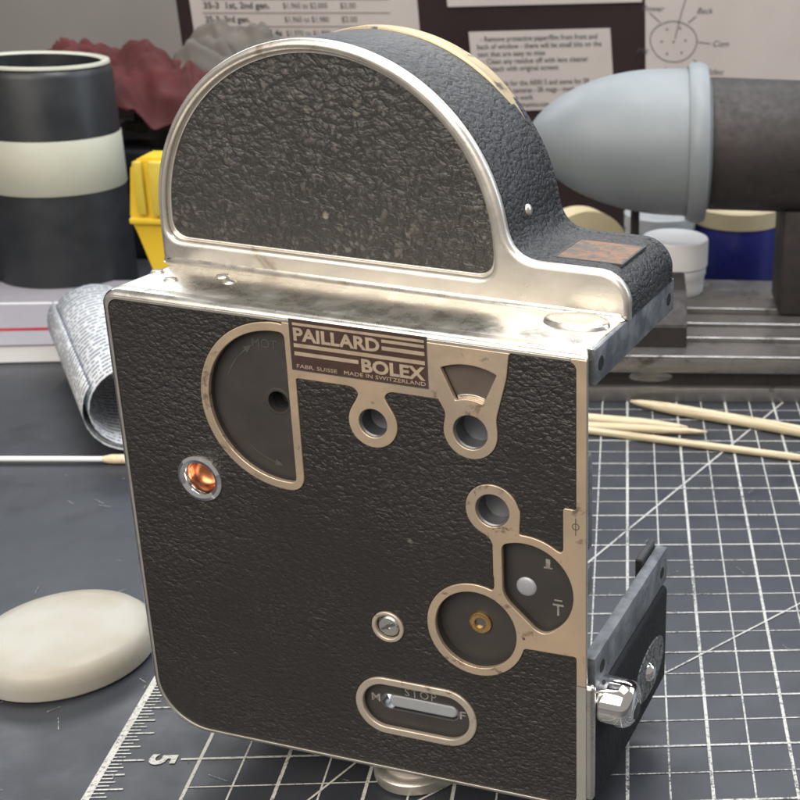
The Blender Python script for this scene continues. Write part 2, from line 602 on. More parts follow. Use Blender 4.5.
def curve_mesh(name, loops, thick, bevel=0.0, seg=2):
    cu = bpy.data.curves.new(name, 'CURVE')
    cu.dimensions = '2D'
    cu.fill_mode = 'BOTH'
    cu.extrude = max(thick / 2 - bevel, 0.0001)
    cu.bevel_depth = bevel
    cu.bevel_resolution = seg
    cu.offset = -bevel
    for lp in loops:
        s = cu.splines.new('POLY')
        s.points.add(len(lp) - 1)
        for p, (x, z) in zip(s.points, lp):
            p.co = (x, z, 0, 1)
        s.use_cyclic_u = True
    o = bpy.data.objects.new(name, cu)
    COL.objects.link(o)
    dg = bpy.context.evaluated_depsgraph_get()
    me = bpy.data.meshes.new_from_object(o.evaluated_get(dg))
    bpy.data.objects.remove(o, do_unlink=True)
    bpy.data.curves.remove(cu)
    return me


# body frame: X 0..133 (left to right), d depth from the side plate, z up from the underside; millimetres
XC, DC, ZC = 66.0, 33.0, 14.0


def P(X, d, z):
    return ((X - XC) / 1000, (d - DC) / 1000, (z + ZC) / 1000)


def slab(name, loops, d0, d1, mat, parent, bevel=0.0, seg=2, smooth=40):
    """an outline in the X-z plane, standing from depth d0 (towards the viewer) to d1"""
    me = curve_mesh(name, loops, d1 - d0, bevel, seg)
    dm = (d0 + d1) / 2
    for v in me.vertices:
        x, y, z = v.co
        v.co = P(x, dm - z, y)
    me.update()
    return link_mesh(name, me, mat, parent, smooth)


def text_mesh(name, body, size, extrude=0.0, bold=0.0, spacing=1.0, align='LEFT'):
    cu = bpy.data.curves.new(name, 'FONT')
    cu.body = body
    cu.size = size
    cu.extrude = extrude
    cu.offset = bold
    cu.space_character = spacing
    cu.align_x = align
    cu.resolution_u = 3
    o = bpy.data.objects.new(name, cu)
    COL.objects.link(o)
    dg = bpy.context.evaluated_depsgraph_get()
    me = bpy.data.meshes.new_from_object(o.evaluated_get(dg))
    bpy.data.objects.remove(o, do_unlink=True)
    bpy.data.curves.remove(cu)
    return me


def face_text(name, body, x0, z0, x1, z1, d, mat, parent, thick=0.2, bold=0.0, spacing=1.0):
    """letters fitted into a rectangle of the side plate"""
    me = text_mesh(name, body, 10, thick / 2, bold, spacing)
    xs = [v.co.x for v in me.vertices]
    ys = [v.co.y for v in me.vertices]
    ax, bx, ay, by = min(xs), max(xs), min(ys), max(ys)
    for v in me.vertices:
        v.co = P(x0 + (v.co.x - ax) / (bx - ax) * (x1 - x0), d - v.co.z, z0 + (v.co.y - ay) / (by - ay) * (z1 - z0))
    me.update()
    return link_mesh(name, me, mat, parent)


# ================================================================== SETTING
box_obj('desk', (-1.2, -0.6, -0.035), (1.2, 0.64, -0.0032), 'desk_top')
tag(bpy.data.objects['desk'], kind='structure')
box_obj('wall', (-1.6, 0.64, -0.2), (1.6, 0.70, 1.2), 'wall_board')
tag(bpy.data.objects['wall'], kind='structure')

# ---- cutting mat with printed half-inch grid
G = 0.0127
matE = empty('cutting_mat', (-0.05, 0.10, -0.003))
tag(matE, 'dark blue-grey cutting mat printed with a white inch grid, lying on the desk', 'cutting mat')


def M(x, y, z):
    return (x + 0.05, y - 0.10, z + 0.003)


box_obj('sheet', M(-0.285, -0.13, -0.003), M(0.175, 0.40, 0.0), 'mat_vinyl', matE, 0.0006, 1)


def strip(bm, ax, ay, bx, by, w, z=0.00012):
    d = Vector((bx - ax, by - ay))
    n = Vector((-d.y, d.x)).normalized() * w / 2
    nseg = max(1, int(d.length / 0.01))
    pts = [Vector((ax, ay)) + d * (i / nseg) for i in range(nseg + 1)]
    vs = [(bm.verts.new(M(p.x + n.x, p.y + n.y, z)), bm.verts.new(M(p.x - n.x, p.y - n.y, z))) for p in pts]
    for a, c in zip(vs, vs[1:]):
        bm.faces.new((a[0], a[1], c[1], c[0]))


bm = bmesh.new()
for k in range(-10, 13):
    w = 0.00105 if k % 2 == 0 else 0.00055
    strip(bm, k * G, -0.115, k * G, 0.365, w)
from_bm('depth_lines', bm, 'mat_print', matE, None)
bm = bmesh.new()
for k in range(-9, 29):
    w = 0.00085 if k % 2 == 0 else 0.00045
    strip(bm, (-10 * G if k % 2 else -10 * G - 0.0055), k * G, 12 * G, k * G, w, 0.00020)
from_bm('cross_lines', bm, 'mat_print', matE, None)
bm = bmesh.new()
strip(bm, -0.060, 0.0378, 0.150, 0.3930, 0.0009, 0.00028)
strip(bm, 0.012 - 0.10, 0.0377 - 0.082, 0.150, 0.0377 + 0.138 * 0.822, 0.0007, 0.00028)
strip(bm, -0.1016, -0.0360, -0.040, 0.0613, 0.0007, 0.00028)
from_bm('angle_lines', bm, 'mat_print', matE, None)
bm = bmesh.new()
strip(bm, -12 * G - 0.0008, -0.115, -12 * G - 0.0008, 0.365, 0.0022, 0.0002)
from_bm('ruler_edge', bm, 'mat_print', matE, None)
bm = bmesh.new()
for k in range(-64, 225):
    y = k * G / 8
    if y < -0.11 or y > 0.36:
        continue
    L = 0.0095 if k % 16 == 0 else (0.0080 if k % 8 == 0 else (0.0062 if k % 4 == 0 else (0.0047 if k % 2 == 0 else 0.0036)))
    strip(bm, -12 * G, y, -12 * G + L, y, 0.00042 if k % 4 else 0.0006, 0.00028)
from_bm('ruler_ticks', bm, 'mat_print', matE, None)
for n in range(1, 18):
    y = (n - 5) * 2 * G
    if y < -0.1 or y > 0.35:
        continue
    me = text_mesh('ruler_number', str(n), 0.0105, 0, 0.00035, align='CENTER')
    for v in me.vertices:
        x_, y_ = v.co.x, v.co.y
        v.co = M(-0.1412 + y_, y - x_, 0.0003)
    link_mesh('ruler_number', me, 'mat_print', matE)
bm = bmesh.new()
for i in range(150):      # knife nicks
    x, y = random.uniform(-0.24, 0.10), random.uniform(-0.05, 0.27)
    a = random.uniform(0, math.pi)
    l = random.uniform(0.001, 0.007)
    strip(bm, x, y, x + l * math.cos(a), y + l * math.sin(a), 0.00018, 0.00036)
tag(from_bm('knife_marks', bm, 'mat_print_worn', matE, None), kind='stuff')

# ================================================================== THE MOVIE CAMERA BODY
W, H, D = 133.3, 134.3, 66.0
yaw = -0.336950872
Tb = Vector((-0.0112664, -0.0457447, 0.014))
Rb = Matrix.Rotation(yaw, 3, 'Z')
loc = Tb + Rb @ Vector((XC / 1000 - 0.1331165, DC / 1000, -ZC / 1000))
BODY = empty('movie_camera', loc, yaw)
tag(BODY, 'vintage black leather and nickel movie camera body standing upright on the cutting mat', 'movie camera')


# ---- outlines on the side plate
def f_outer(x, z, inset=0.0):
    i = inset
    return sd_box4(x, z, i, i, W - 0.3 * i, H - i, 17 - i, 5 - i, max(1.6 - i, .2), 4.5 - i)


def f_inner(x, z):
    return sd_box4(x, z, 2.3, 2.1, 130.1, 131.9, 15.3, 3.5, 2.2, 3.0)


C2 = (102.3, 109.4)


def f_dwin(x, z, grow=0.0):
    a = sd_circle(x, z, 50.2, 108.2, 20.9 + grow)
    return smax(a, x - (52.7 + grow), 1.6 + 1.2 * grow)


def f_quarter(x, z, grow=0.0):
    a = sd_circle(x, z, 115.9, 67.3, 13.4 + grow)
    a = smax(a, (109.9 - grow) - x, 1.4)
    nx, nz = -(64.1 - 53.9), -(121.0 - 109.8)
    L = math.hypot(nx, nz)
    return smax(a, ((x - 109.8) * nx + (z - 64.1) * nz) / L - grow, 2.4)


def f_big(x, z, grow=0.0):
    return sd_circle(x, z, 102.0, 52.4, 11.5 + grow)


def f_fan(x, z, grow=0.0):
    r = np.hypot(x - C2[0], z - C2[1])
    a = np.arctan2(x - C2[0], z - C2[1])
    s = np.abs(a) - math.radians(24.5)
    return smax(smax(r - 17.9 - grow, 8.9 - grow - r, 0.4), s * r - grow, 0.4)


def f_stop(x, z, grow=0.0):
    return sd_capsule(x, z, 74.4, 22.7, 92.3, 22.7, 6.9 + grow)


HOLES = [(75.8, 107.9, 3.9), (102.3, 109.4, 4.6), (107.6, 88.6, 4.6)]
SCREW = (76.4, 48.3)
BUSH = (23.8, 84.0)


def f_metal_filled(x, z):
    d = np.maximum(-10 * np.ones_like(x), -f_inner(x, z))                      # border
    plate = sd_poly(x, z, [(52.0, 138), (54.6, 117.2), (94, 117.2), (97.5, 111), (108.5, 111), (112.2, 125), (112.9, 131), (113.0, 138)])
    d = smin(d, plate, 1.2)
    d = smin(d, f_dwin(x, z, 2.3), 0.8)
    d = smin(d, sd_circle(x, z, 75.8, 107.9, 6.7), 0.6)
    d = smin(d, sd_poly(x, z, [(72.6, 108), (79.0, 108), (79.4, 119), (72.2, 119)]), 3.0)
    d = smin(d, sd_circle(x, z, C2[0], C2[1], 7.2), 2.0)
    p2 = sd_circle(x, z, 107.6, 88.6, 7.3)
    p2 = smin(p2, sd_poly(x, z, [(107.7, 70), (113, 78), (114.9, 84), (114.9, 89.5), (104.0, 84.5), (107.7, 79)]), 1.0)
    p2 = smin(p2, f_quarter(x, z, 2.3), 1.0)
    p2 = smin(p2, f_big(x, z, 2.35), 1.5)
    p2 = smin(p2, sd_poly(x, z, [(107.9, 66), (121, 54), (129, 60), (136, 60), (136, 49.9), (114.6, 49.5), (110, 58)]), 1.0)
    p2 = smin(p2, sd_box(x, z, 126.6, 52, 140, 92.6, 0.6), 2.2)
    return smin(d, p2, 0.8)


def f_islands(x, z):
    return np.minimum(sd_circle(x, z, *SCREW, 4.7), f_stop(x, z, 2.2))


def f_wins(x, z, grow=0.0):
    d = np.minimum(f_dwin(x, z, grow), f_quarter(x, z, grow))
    d = np.minimum(d, f_big(x, z, grow))
    d = np.minimum(d, f_fan(x, z, grow))
    d = np.minimum(d, f_stop(x, z, grow))
    for cx, cz, r in HOLES:
        d = np.minimum(d, sd_circle(x, z, cx, cz, r + grow))
    return np.minimum(d, sd_circle(x, z, *SCREW, 3.5 + grow))


BB = (-2, -2, 137, 138)


def f_border(x, z):
    d = np.maximum(f_outer(x, z, 1.6), -f_inner(x, z))
    keep = np.minimum(sd_box(x, z, -10, -10, 128.6, 150), sd_box(x, z, 100, -10, 150, 41.0))
    return np.maximum(d, keep)


def f_frame(x, z):
    m = np.minimum(f_metal_filled(x, z), f_islands(x, z))
    return np.maximum(np.maximum(m, f_outer(x, z, 1.6)), -f_wins(x, z))


def f_isl(x, z):
    return np.minimum(sd_box(x, z, 63, 10, 104, 34.5), sd_box(x, z, 70, 42, 82, 55))


slab('frame_plate', contour(lambda x, z: np.maximum(np.maximum(f_frame(x, z), -f_border(x, z) + 0.03), -f_isl(x, z)), *BB), 0.0, 1.3, 'satin_plate', BODY, 0.22, 3)
for nm, sel in (('stop_ring', lambda x, z: f_stop(x, z, 2.2)), ('screw_ring', lambda x, z: sd_circle(x, z, *SCREW, 4.7))):
    slab(nm, contour(lambda x, z: np.maximum(sel(x, z), -f_wins(x, z)), *BB), -0.15, 1.3, 'ring_plate', BODY, 0.40, 4, 60)
slab('frame_border', contour(f_border, *BB), 0.05, 1.3, 'arch_nickel', BODY, 0.10, 2)


def f_leather(x, z):
    m = np.minimum(f_metal_filled(x, z), f_islands(x, z)) - 0.12
    d = np.maximum(f_inner(x, z) + 0.12, -m)
    return np.maximum(d, -sd_circle(x, z, *BUSH, 6.0))


for lp_o in [contour(f_leather, *BB)]:
    # outer boundaries (one leather piece each) with the holes that lie inside them
    def area2(lp):
        a = np.array(lp)
        b = np.roll(a, -1, 0)
        return 0.5 * np.sum(a[:, 0] * b[:, 1] - b[:, 0] * a[:, 1])

    def inside(pt, lp):
        r = False
        for (ax, az), (bx, bz) in zip(lp, lp[1:] + lp[:1]):
            if (az > pt[1]) != (bz > pt[1]) and pt[0] < (bx - ax) * (pt[1] - az) / (bz - az) + ax:
                r = not r
        return r
    lp_o.sort(key=lambda l: -abs(area2(l)))
    used = [False] * len(lp_o)
    for i, lp in enumerate(lp_o):
        if used[i]:
            continue
        grp = [lp]
        used[i] = True
        for j in range(i + 1, len(lp_o)):
            if not used[j] and area2(lp_o[j]) * area2(lp) < 0 and inside(lp_o[j][0], lp):
                grp.append(lp_o[j])
                used[j] = True
        slab('leather_panel', grp, 0.30, 1.3, 'leather_side', BODY, 0.15, 1)


def f_wall(x, z):
    d = np.maximum(f_outer(x, z, 1.8), -f_wins(x, z, 0.0))
    return np.maximum(np.maximum(d, -sd_circle(x, z, *BUSH, 4.4)), x - (W - 2.6))


slab('side_wall', contour(f_wall, *BB), 1.3, 4.4, 'recess_brown', BODY)

# recess floors
floorD = slab('dial_recess', contour(lambda x, z: np.maximum(f_dwin(x, z, 0.8), -sd_circle(x, z, 47.7, 108.7, 2.9)), *BB), 2.6, 3.8, 'recess_brown', BODY)
slab('shutter_recess', contour(lambda x, z: f_quarter(x, z, 0.8), *BB), 2.8, 4.0, 'recess_brown', BODY)
slab('crank_recess', contour(lambda x, z: np.maximum(f_big(x, z, 0.8), -sd_circle(x, z, 102.0, 52.9, 1.7)), *BB), 3.4, 4.9, 'recess_brown', BODY)
slab('fan_window', contour(lambda x, z: f_fan(x, z, 0.6), *BB), 1.7, 2.6, 'fan_brown', BODY)
slab('stop_recess', contour(lambda x, z: np.maximum(f_stop(x, z, 0.6), -sd_capsule(x, z, 74.6, 23.2, 93.0, 23.2, 2.5)), *BB), 1.9, 2.9, 'recess_brown', BODY)


def face_mtx(X, d, z):
    """local +Z -> towards the viewer (-d)"""
    return Matrix.Translation(P(X, d, z)) @ Matrix.Rotation(math.radians(90), 4, 'X')


def lathe_face(name, prof, X, d, z, mat, parent, n=40, **kw):
    return lathe(name, [(r / 1000, h / 1000) for r, h in prof], mat, parent, n, face_mtx(X, d, z), **kw)


# socket tubes behind the three ring holes
for cx, cz, r in HOLES:
    lathe_face('socket_tube', [(r, 0.3), (r - 0.35, 0.0), (r - 0.4, -4.2), (r * 0.5, -4.6), (0, -4.7)], cx, 1.0, cz, 'socket_steel', BODY)
# shaft behind the upper two sockets
lathe_face('spindle', [(0, 0.4), (1.6, 0.4), (2.2, 0), (2.2, -5), (0, -5)], 103.2, 12.0, 108.6, 'steel_grey', BODY)
# screw
sc_ = lathe_face('screw', [(0, 0.1), (0.9, 0.1), (0.9, 0.5), (2.6, 0.55), (3.0, 0.2), (3.1, -1), (0, -1)], SCREW[0], 0.9, SCREW[1], 'casing_nickel', BODY)
bm = bmesh.new()
box(bm, (-2.2e-3, -0.35e-3, -0.1e-3), (2.2e-3, 0.35e-3, 0.62e-3), 0, 1, face_mtx(SCREW[0], 0.9, SCREW[1]) @ Matrix.Rotation(0.5, 4, 'Z'))
from_bm('screw_slot', bm, 'steel_grey', sc_)
# side bushing (chrome eyelet; the orange reflection inside is painted on its cup)
bu = lathe_face('bushing', [(4.0, -3.4), (4.1, -0.6), (4.6, 0.35), (5.6, 0.75), (6.5, 0.35), (6.8, -0.4), (6.8, -0.9)], BUSH[0], 0.2, BUSH[1], 'chrome', BODY)
lathe_face('bushing_cup', [(0, -5.0), (2.2, -4.8), (3.4, -4.2), (4.3, -2.8), (4.2, -0.7)], BUSH[0], 0.2, BUSH[1], 'orange_reflection', bu)
# crank centre
g_ = lathe_face('crank_collar', [(1.6, -1.2), (1.6, 0.7), (2.3, 0.9), (3.1, 0.6), (3.2, 0)], 102.0, 3.4, 53.0, 'gold_ring', BODY)
lathe_face('crank_spindle', [(0, 0.1), (1.6, 0.1), (1.6, -1.5)], 102.0, 3.4, 53.0, 'steel_grey', g_)
# shutter pivot
lathe_face('pivot_disc', [(0, 0.55), (2.1, 0.5), (2.7, 0.2), (2.8, 0)], 115.4, 2.8, 66.6, 'pivot_grey', BODY)
# dial hole lip, and an added dark cup that keeps the hole black
lathe_face('dial_lip', [(2.9, -2.0), (2.9, 0.05), (3.5, 0.12), (3.8, 0)], 47.7, 2.6, 108.7, 'recess_brown', BODY)
lathe_face('dial_hole_backing', [(0, -6.0), (3.2, -6.0), (3.2, -1.3), (3.5, -1.3), (3.5, -6.4), (0, -6.4)], 47.7, 2.6, 108.7, 'dark_interior', BODY)
# fan bottom bright lip
slab('fan_lip', contour(lambda x, z: np.maximum(np.maximum(np.abs(np.hypot(x - C2[0], z - C2[1]) - 9.3) - 0.5, np.abs(np.arctan2(x - C2[0], z - C2[1])) * 9 - 3.6), -100), *BB, step=0.15), 1.2, 1.75, 'casing_nickel', BODY, 0.15, 1)
# stop lever
sl = slab('stop_slot_lining', contour(lambda x, z: np.maximum(sd_capsule(x, z, 74.6, 23.2, 93.0, 23.2, 2.6), -sd_capsule(x, z, 74.6, 23.2, 93.0, 23.2, 2.25)), *BB, step=0.15), 1.8, 4.6, 'steel_grey', BODY)
slab('stop_lever', contour(lambda x, z: sd_capsule(x, z, 76.4, 23.2, 92.6, 23.2, 2.15), *BB, step=0.15), 2.1, 4.4, 'pivot_grey', BODY, 0.8, 4, 60)

# lettering on the plates
name = slab('name_plate', [[(54.6, 119.8), (91.4, 119.8), (91.4, 133.0), (54.6, 133.0)]], -0.10, 0.3, 'name_enamel', BODY)


def bar(x0, z0, x1, z1):
    bm = bmesh.new()
    a, c = P(x0, -0.16, z0), P(x1, 0.0, z1)
    box(bm, a, c)
    from_bm('name_bar', bm, 'letter_nickel', name)


bar(55.4, 131.6, 91.0, 132.3)
bar(79.6, 130.2, 91.0, 131.0)
bar(79.6, 128.2, 91.0, 129.2)
bar(55.4, 125.8, 91.0, 126.8)
bar(55.4, 123.6, 73.0, 124.6)
face_text('name_lettering', 'PAILLARD', 55.5, 127.5, 79.0, 131.0, -0.12, 'letter_nickel', name, 0.12, 0.34)
face_text('name_lettering', 'BOLEX', 73.8, 121.6, 91.0, 125.2, -0.12, 'letter_nickel', name, 0.12, 0.36)
face_text('name_lettering', 'FABR. SUISSE   MADE IN SWITZERLAND', 55.8, 120.25, 91.0, 121.25, -0.12, 'letter_nickel', name, 0.1, 0.0)
bm = bmesh.new()   # thin nickel outline of the plate
for lo_, hi_ in (((54.6, 133.0), (91.4, 133.25)), ((54.6, 119.55), (91.4, 119.8)), ((54.35, 119.55), (54.6, 133.25)), ((91.4, 119.55), (91.65, 133.25))):
    box(bm, P(lo_[0], -0.12, lo_[1]), P(hi_[0], 0.0, hi_[1]))
from_bm('name_border', bm, 'label_edge', name)

face_text('stop_lettering', 'STOP', 79.4, 25.9, 88.8, 28.4, 1.85, 'engraved_light', BODY, 0.08, 0.0, 1.2)
face_text('stop_lettering', 'M', 69.2, 22.4, 71.8, 24.9, 1.85, 'engraved_light', BODY, 0.08, 0.1)
face_text('stop_lettering', 'F', 95.6, 21.8, 97.4, 24.3, 1.85, 'engraved_light', BODY, 0.08, 0.15)
face_text('shutter_mark', 'I', 120.8, 73.4, 122.0, 75.8, 2.75, 'engraved_light', BODY, 0.08, 0.1)
face_text('shutter_mark', 'T', 122.6, 59.6, 125.6, 63.0, 2.75, 'engraved_light', BODY, 0.08, 0.1)
bm = bmesh.new()
box(bm, P(120.2, 2.72, 73.0), P(122.6, 2.8, 73.4))
box(bm, P(123.0, 2.72, 63.9), P(125.2, 2.8, 64.3))
from_bm('shutter_mark', bm, 'engraved_light', BODY)
face_text('dial_lettering', 'MOT', 41.6, 123.2, 48.8, 125.6, 2.55, 'engraved_faint', BODY, 0.08, 0.05)


def arc_arrow(cx, cz, r, a0, a1, mat, head=True):
    bm = bmesh.new()
    n = 24
    pr = []
    for i in range(n + 1):
        a = math.radians(a0 + (a1 - a0) * i / n)
        pr.append((bm.verts.new(P(cx + (r - .16) * math.cos(a), 2.52, cz + (r - .16) * math.sin(a))), bm.verts.new(P(cx + (r + .16) * math.cos(a), 2.52, cz + (r + .16) * math.sin(a)))))
    for u, w in zip(pr, pr[1:]):
        bm.faces.new((u[0], u[1], w[1], w[0]))
    s = 1 if a1 > a0 else -1
    a = math.radians(a1)
    t = (-math.sin(a) * s, math.cos(a) * s)
    c = (cx + r * math.cos(a), cz + r * math.sin(a))
    q = (math.cos(a), math.sin(a))
    bm.faces.new([bm.verts.new(P(c[0] + t[0] * k + q[0] * j, 2.50, c[1] + t[1] * k + q[1] * j)) for k, j in ((0, -1.0), (2.6, 0), (0, 1.0))])
    from_bm('dial_arrow', bm, mat, BODY, None)


arc_arrow(50.2, 108.2, 17.4, 160, 128, 'engraved_faint')
arc_arrow(50.2, 108.2, 17.6, 226, 254, 'engraved_faint')
# small engraved mark on the right hand strip (circle with a stroke) and rivet dot
lathe_face('film_plane_mark', [(0.75, 0.03), (1.0, 0.03)], 130.0, -0.01, 88.0, 'fan_brown', BODY, n=24)
bm = bmesh.new()
box(bm, P(129.88, -0.05, 85.6), P(130.12, 0.0, 90.4))
from_bm('film_plane_mark', bm, 'fan_brown', BODY)
lathe_face('rivet', [(0, 0.08), (0.4, 0.05), (0.45, -0.1)], 115.6, 0.0, 52.6, 'fan_brown', BODY, n=16)
bm = bmesh.new()
box(bm, P(130.4, -0.03, 41.0), P(133.0, 0.0, 41.25))
from_bm('plate_seam', bm, 'fan_brown', BODY)


# ---- casing band: rounded front edge, then top / rear / underside walls running back
def rr_ring(x0, z0, x1, z1, bl, br, tr, tl, d, n=10):
    pts = []
    for cx, cz, r, a0 in ((x1 - br, z0 + br, br, -90), (x1 - tr, z1 - tr, tr, 0), (x0 + tl, z1 - tl, tl, 90), (x0 + bl, z0 + bl, bl, 180)):
        for i in range(n + 1):
            a = math.radians(a0 + 90 * i / n)
            pts.append(P(cx + r * math.cos(a), d, cz + r * math.sin(a)))
    return pts


rings = []
EI = 1.7
rings.append(rr_ring(EI, EI, W - 0.3 * EI, H - EI, 17 - EI, 5 - EI, .5, 4.5 - EI, 0.9))
rings.append(rr_ring(EI, EI, W - 0.3 * EI, H - EI, 17 - EI, 5 - EI, .5, 4.5 - EI, 0.10))
for k in range(1, 9):
    a = math.radians(90 * k / 8)
    i = EI * (1 - math.sin(a))
    dd = 2.3 * (1 - math.cos(a))
    rings.append(rr_ring(i, i, W - 0.3 * i - 0.42 * dd, H - i, 17 - i, 5 - i, .5 + 0.5 * (1 - i / EI), 4.5 - i, 0.10 + dd))
rings.append(rr_ring(0, 0, W - 1.9, H, 17, 5, 1.0, 4.5, 4.4))
rings.append(rr_ring(2.6, 2.6, W - 4.5, H - 2.6, 14.4, 2.4, .3, 1.9, 4.4))
loft('casing_edge', rings, 'casing_nickel', BODY, cap=(False, False))


def f_shell(x, z):
    a = np.maximum(f_outer(x, z, 0.0), -sd_box4(x, z, 2.6, 2.6, 200, H - 3.4, 14.4, 1, 1, 2))
    a = np.maximum(a, x - 132.6)
    return a


slab('casing_shell', contour(f_shell, *BB), 4.4, D, 'casing_nickel', BODY, 0.25, 1)

# ---- front flanges and lower front
fl = box_obj('top_flange', P(129.6, 4.45, 124.6), P(133.4, 67.5, 134.0), 'flange_paint', BODY, 0.0004, 2)
fb = box_obj('bottom_flange', P(130.0, 4.45, 35.4), P(133.6, 67.5, 47.0), 'flange_paint', BODY, 0.0004, 2)


def xmtx(X, d, z):
    return Matrix.Translation(P(X, d, z)) @ Matrix.Rotation(math.radians(90), 4, 'Y')


for (dd, zz, par, X) in ((8.0, 129.4, fl, 133.4), (62.5, 129.0, fl, 133.4), (10.0, 41.5, fb, 133.6), (62.5, 40.5, fb, 133.6)):
    h_ = lathe('screw_hole', [(0, 0.00004), (0.0013, 0.00004), (0.0013, 0.0001), (0.0017, 0.0001), (0.0019, 0)], 'screw_hole', par, 20, xmtx(X, dd, zz))
lf = box_obj('lower_front', P(127.0, 1.2, 1.0), P(134.8, 65.8, 35.2), 'leather_front', BODY, 0.0020, 4)
box_obj('lower_front_edge', P(130.9, 0.35, 4.2), P(134.7, 3.2, 40.8), 'casing_nickel', BODY, 0.0012, 4)
box_obj('floor_step', P(127.6, 54.0, 34), P(129.8, 66.8, 48.8), 'dark_interior', BODY, 0.0004, 1)
# chrome winding stud on the front
kn = lathe('chrome_stud', [(0.0, 0.0089), (0.0030, 0.0088), (0.0044, 0.0085), (0.0055, 0.0078), (0.0062, 0.0067), (0.0066, 0.0052), (0.0067, 0.0035), (0.0067, 0.0), (0.0067, -0.004)], 'chrome', BODY, 56, xmtx(135.0, 9.5, 31.2), smooth=85)
lathe('stud_recess', [(0.0, 0.0090), (0.0022, 0.0090), (0.0024, 0.0089)], 'dark_interior', kn, 24, xmtx(135.0, 9.5, 29.5))
# rubbed oval plate with a small button
bm = bmesh.new()
nn = 40
ra = [bm.verts.new(P(134.75 + 0.35, 48.0 + 13.5 * math.cos(2 * math.pi * i / nn), 15.2 + 8.2 * math.sin(2 * math.pi * i / nn))) for i in range(nn)]
rb_ = [bm.verts.new(P(134.6, 48.0 + 14.2 * math.cos(2 * math.pi * i / nn), 15.2 + 8.8 * math.sin(2 * math.pi * i / nn))) for i in range(nn)]
bm.faces.new(ra)
for i in range(nn):
    bm.faces.new((ra[i], ra[(i + 1) % nn], rb_[(i + 1) % nn], rb_[i]))
wp = from_bm('rubbed_plate', bm, 'rubbed_leather', BODY)
lathe('release_button', [(0, 0.0022), (0.0015, 0.0020), (0.0026, 0.0012), (0.0030, 0)], 'chrome', wp, 24, xmtx(135.05, 46.5, 15.6))
# inner film gate bracket just visible behind the side plate's front edge
bm = bmesh.new()
for (z0, z1) in ((72.0, 100.0), (58.0, 67.0)):
    box(bm, P(121.0, 9.0, z0), P(127.6, 19.0, z1), 0.0012, 2)
from_bm('gate_bracket', bm, 'flange_paint', BODY)

# ---- arch
AC, AR = (49.8, 147.0), 51.0


def f_profile(x, z, grow=0.0):
    arch = sd_circle(x, z, AC[0], AC[1], AR + grow)
    arch = smin(arch, sd_box(x, z, AC[0] - AR - grow, 120, AC[0] + AR + grow, 147.0), 0.1)
    deck = sd_box4(x, z, 20, 110, 134.0 + grow, 146.6 + grow, 1, 1, 8.5, 1)
    a = smin(arch, deck, 9.0)
    return np.maximum(a, 133.9 - z)


def f_opening(x, z, grow=0.0):
    a = sd_circle(x, z, 49.0, AC[1], 47.9 + grow)
    a = smin(a, sd_box(x, z, 49.0 - 47.9 - grow, 130, 49.0 + 47.9 + grow, 147), 0.1)
    return smax(a, (140.6 - grow) - z, 5.0)


BB2 = (-8, 128, 142, 204)
slab('arch_rim', contour(lambda x, z: np.maximum(f_profile(x, z), -f_opening(x, z)), *BB2), 26.4, 30.2, 'arch_nickel', BODY, 1.5, 4, 60)
slab('arch_lip', contour(lambda x, z: np.maximum(f_opening(x, z, 0.3), -f_opening(x, z, -0.7)), *BB2), 28.4, 30.0, 'arch_nickel', BODY, 0.3, 2, 60)
slab('arch_panel', contour(lambda x, z: f_opening(x, z, -0.5), *BB2), 28.8, 30.2, 'leather_arch', BODY, 0.3, 1)
cv = slab('arch_cover', contour(lambda x, z: f_profile(x, z, -0.35), *BB2), 30.2, 61.6, 'leather_cover', BODY, 0.15, 1)
slab('arch_far_rim', contour(lambda x, z: f_profile(x, z, -0.25), *BB2), 61.6, 65.6, 'leather_cover', BODY, 1.6, 4, 60)
slab('worn_brass_edge', contour(lambda x, z: np.maximum(np.maximum(sd_circle(x, z, AC[0], AC[1], AR + 0.30 - np.clip(np.abs(np.degrees(np.arctan2(z - AC[1], x - AC[0])) - 76) - 22, 0, 40) * 0.05), -sd_circle(x, z, AC[0], AC[1], AR - 4.0)), 160 - z), *BB2), 58.6, 65.4, 'brass_edge', BODY, 1.2, 4, 60)
# fillet between ledge and arch
fr = []
for X in (-0.6, 3.0, 60.0, 131.5, 133.0):
    ring = []
    k_ = 0.3 if X < 0 or X > 132 else 1.0
    for i in range(9):
        a = math.radians(90 * i / 8)
        ring.append(P(X, 26.9 - 3.2 * k_ * (1 - math.sin(a)), 134.28 + 3.2 * k_ * (1 - math.cos(a))))
    ring.append(P(X, 27.5, 134.2))
    fr.append(ring)
loft('ledge_fillet', fr, 'casing_nickel', BODY)

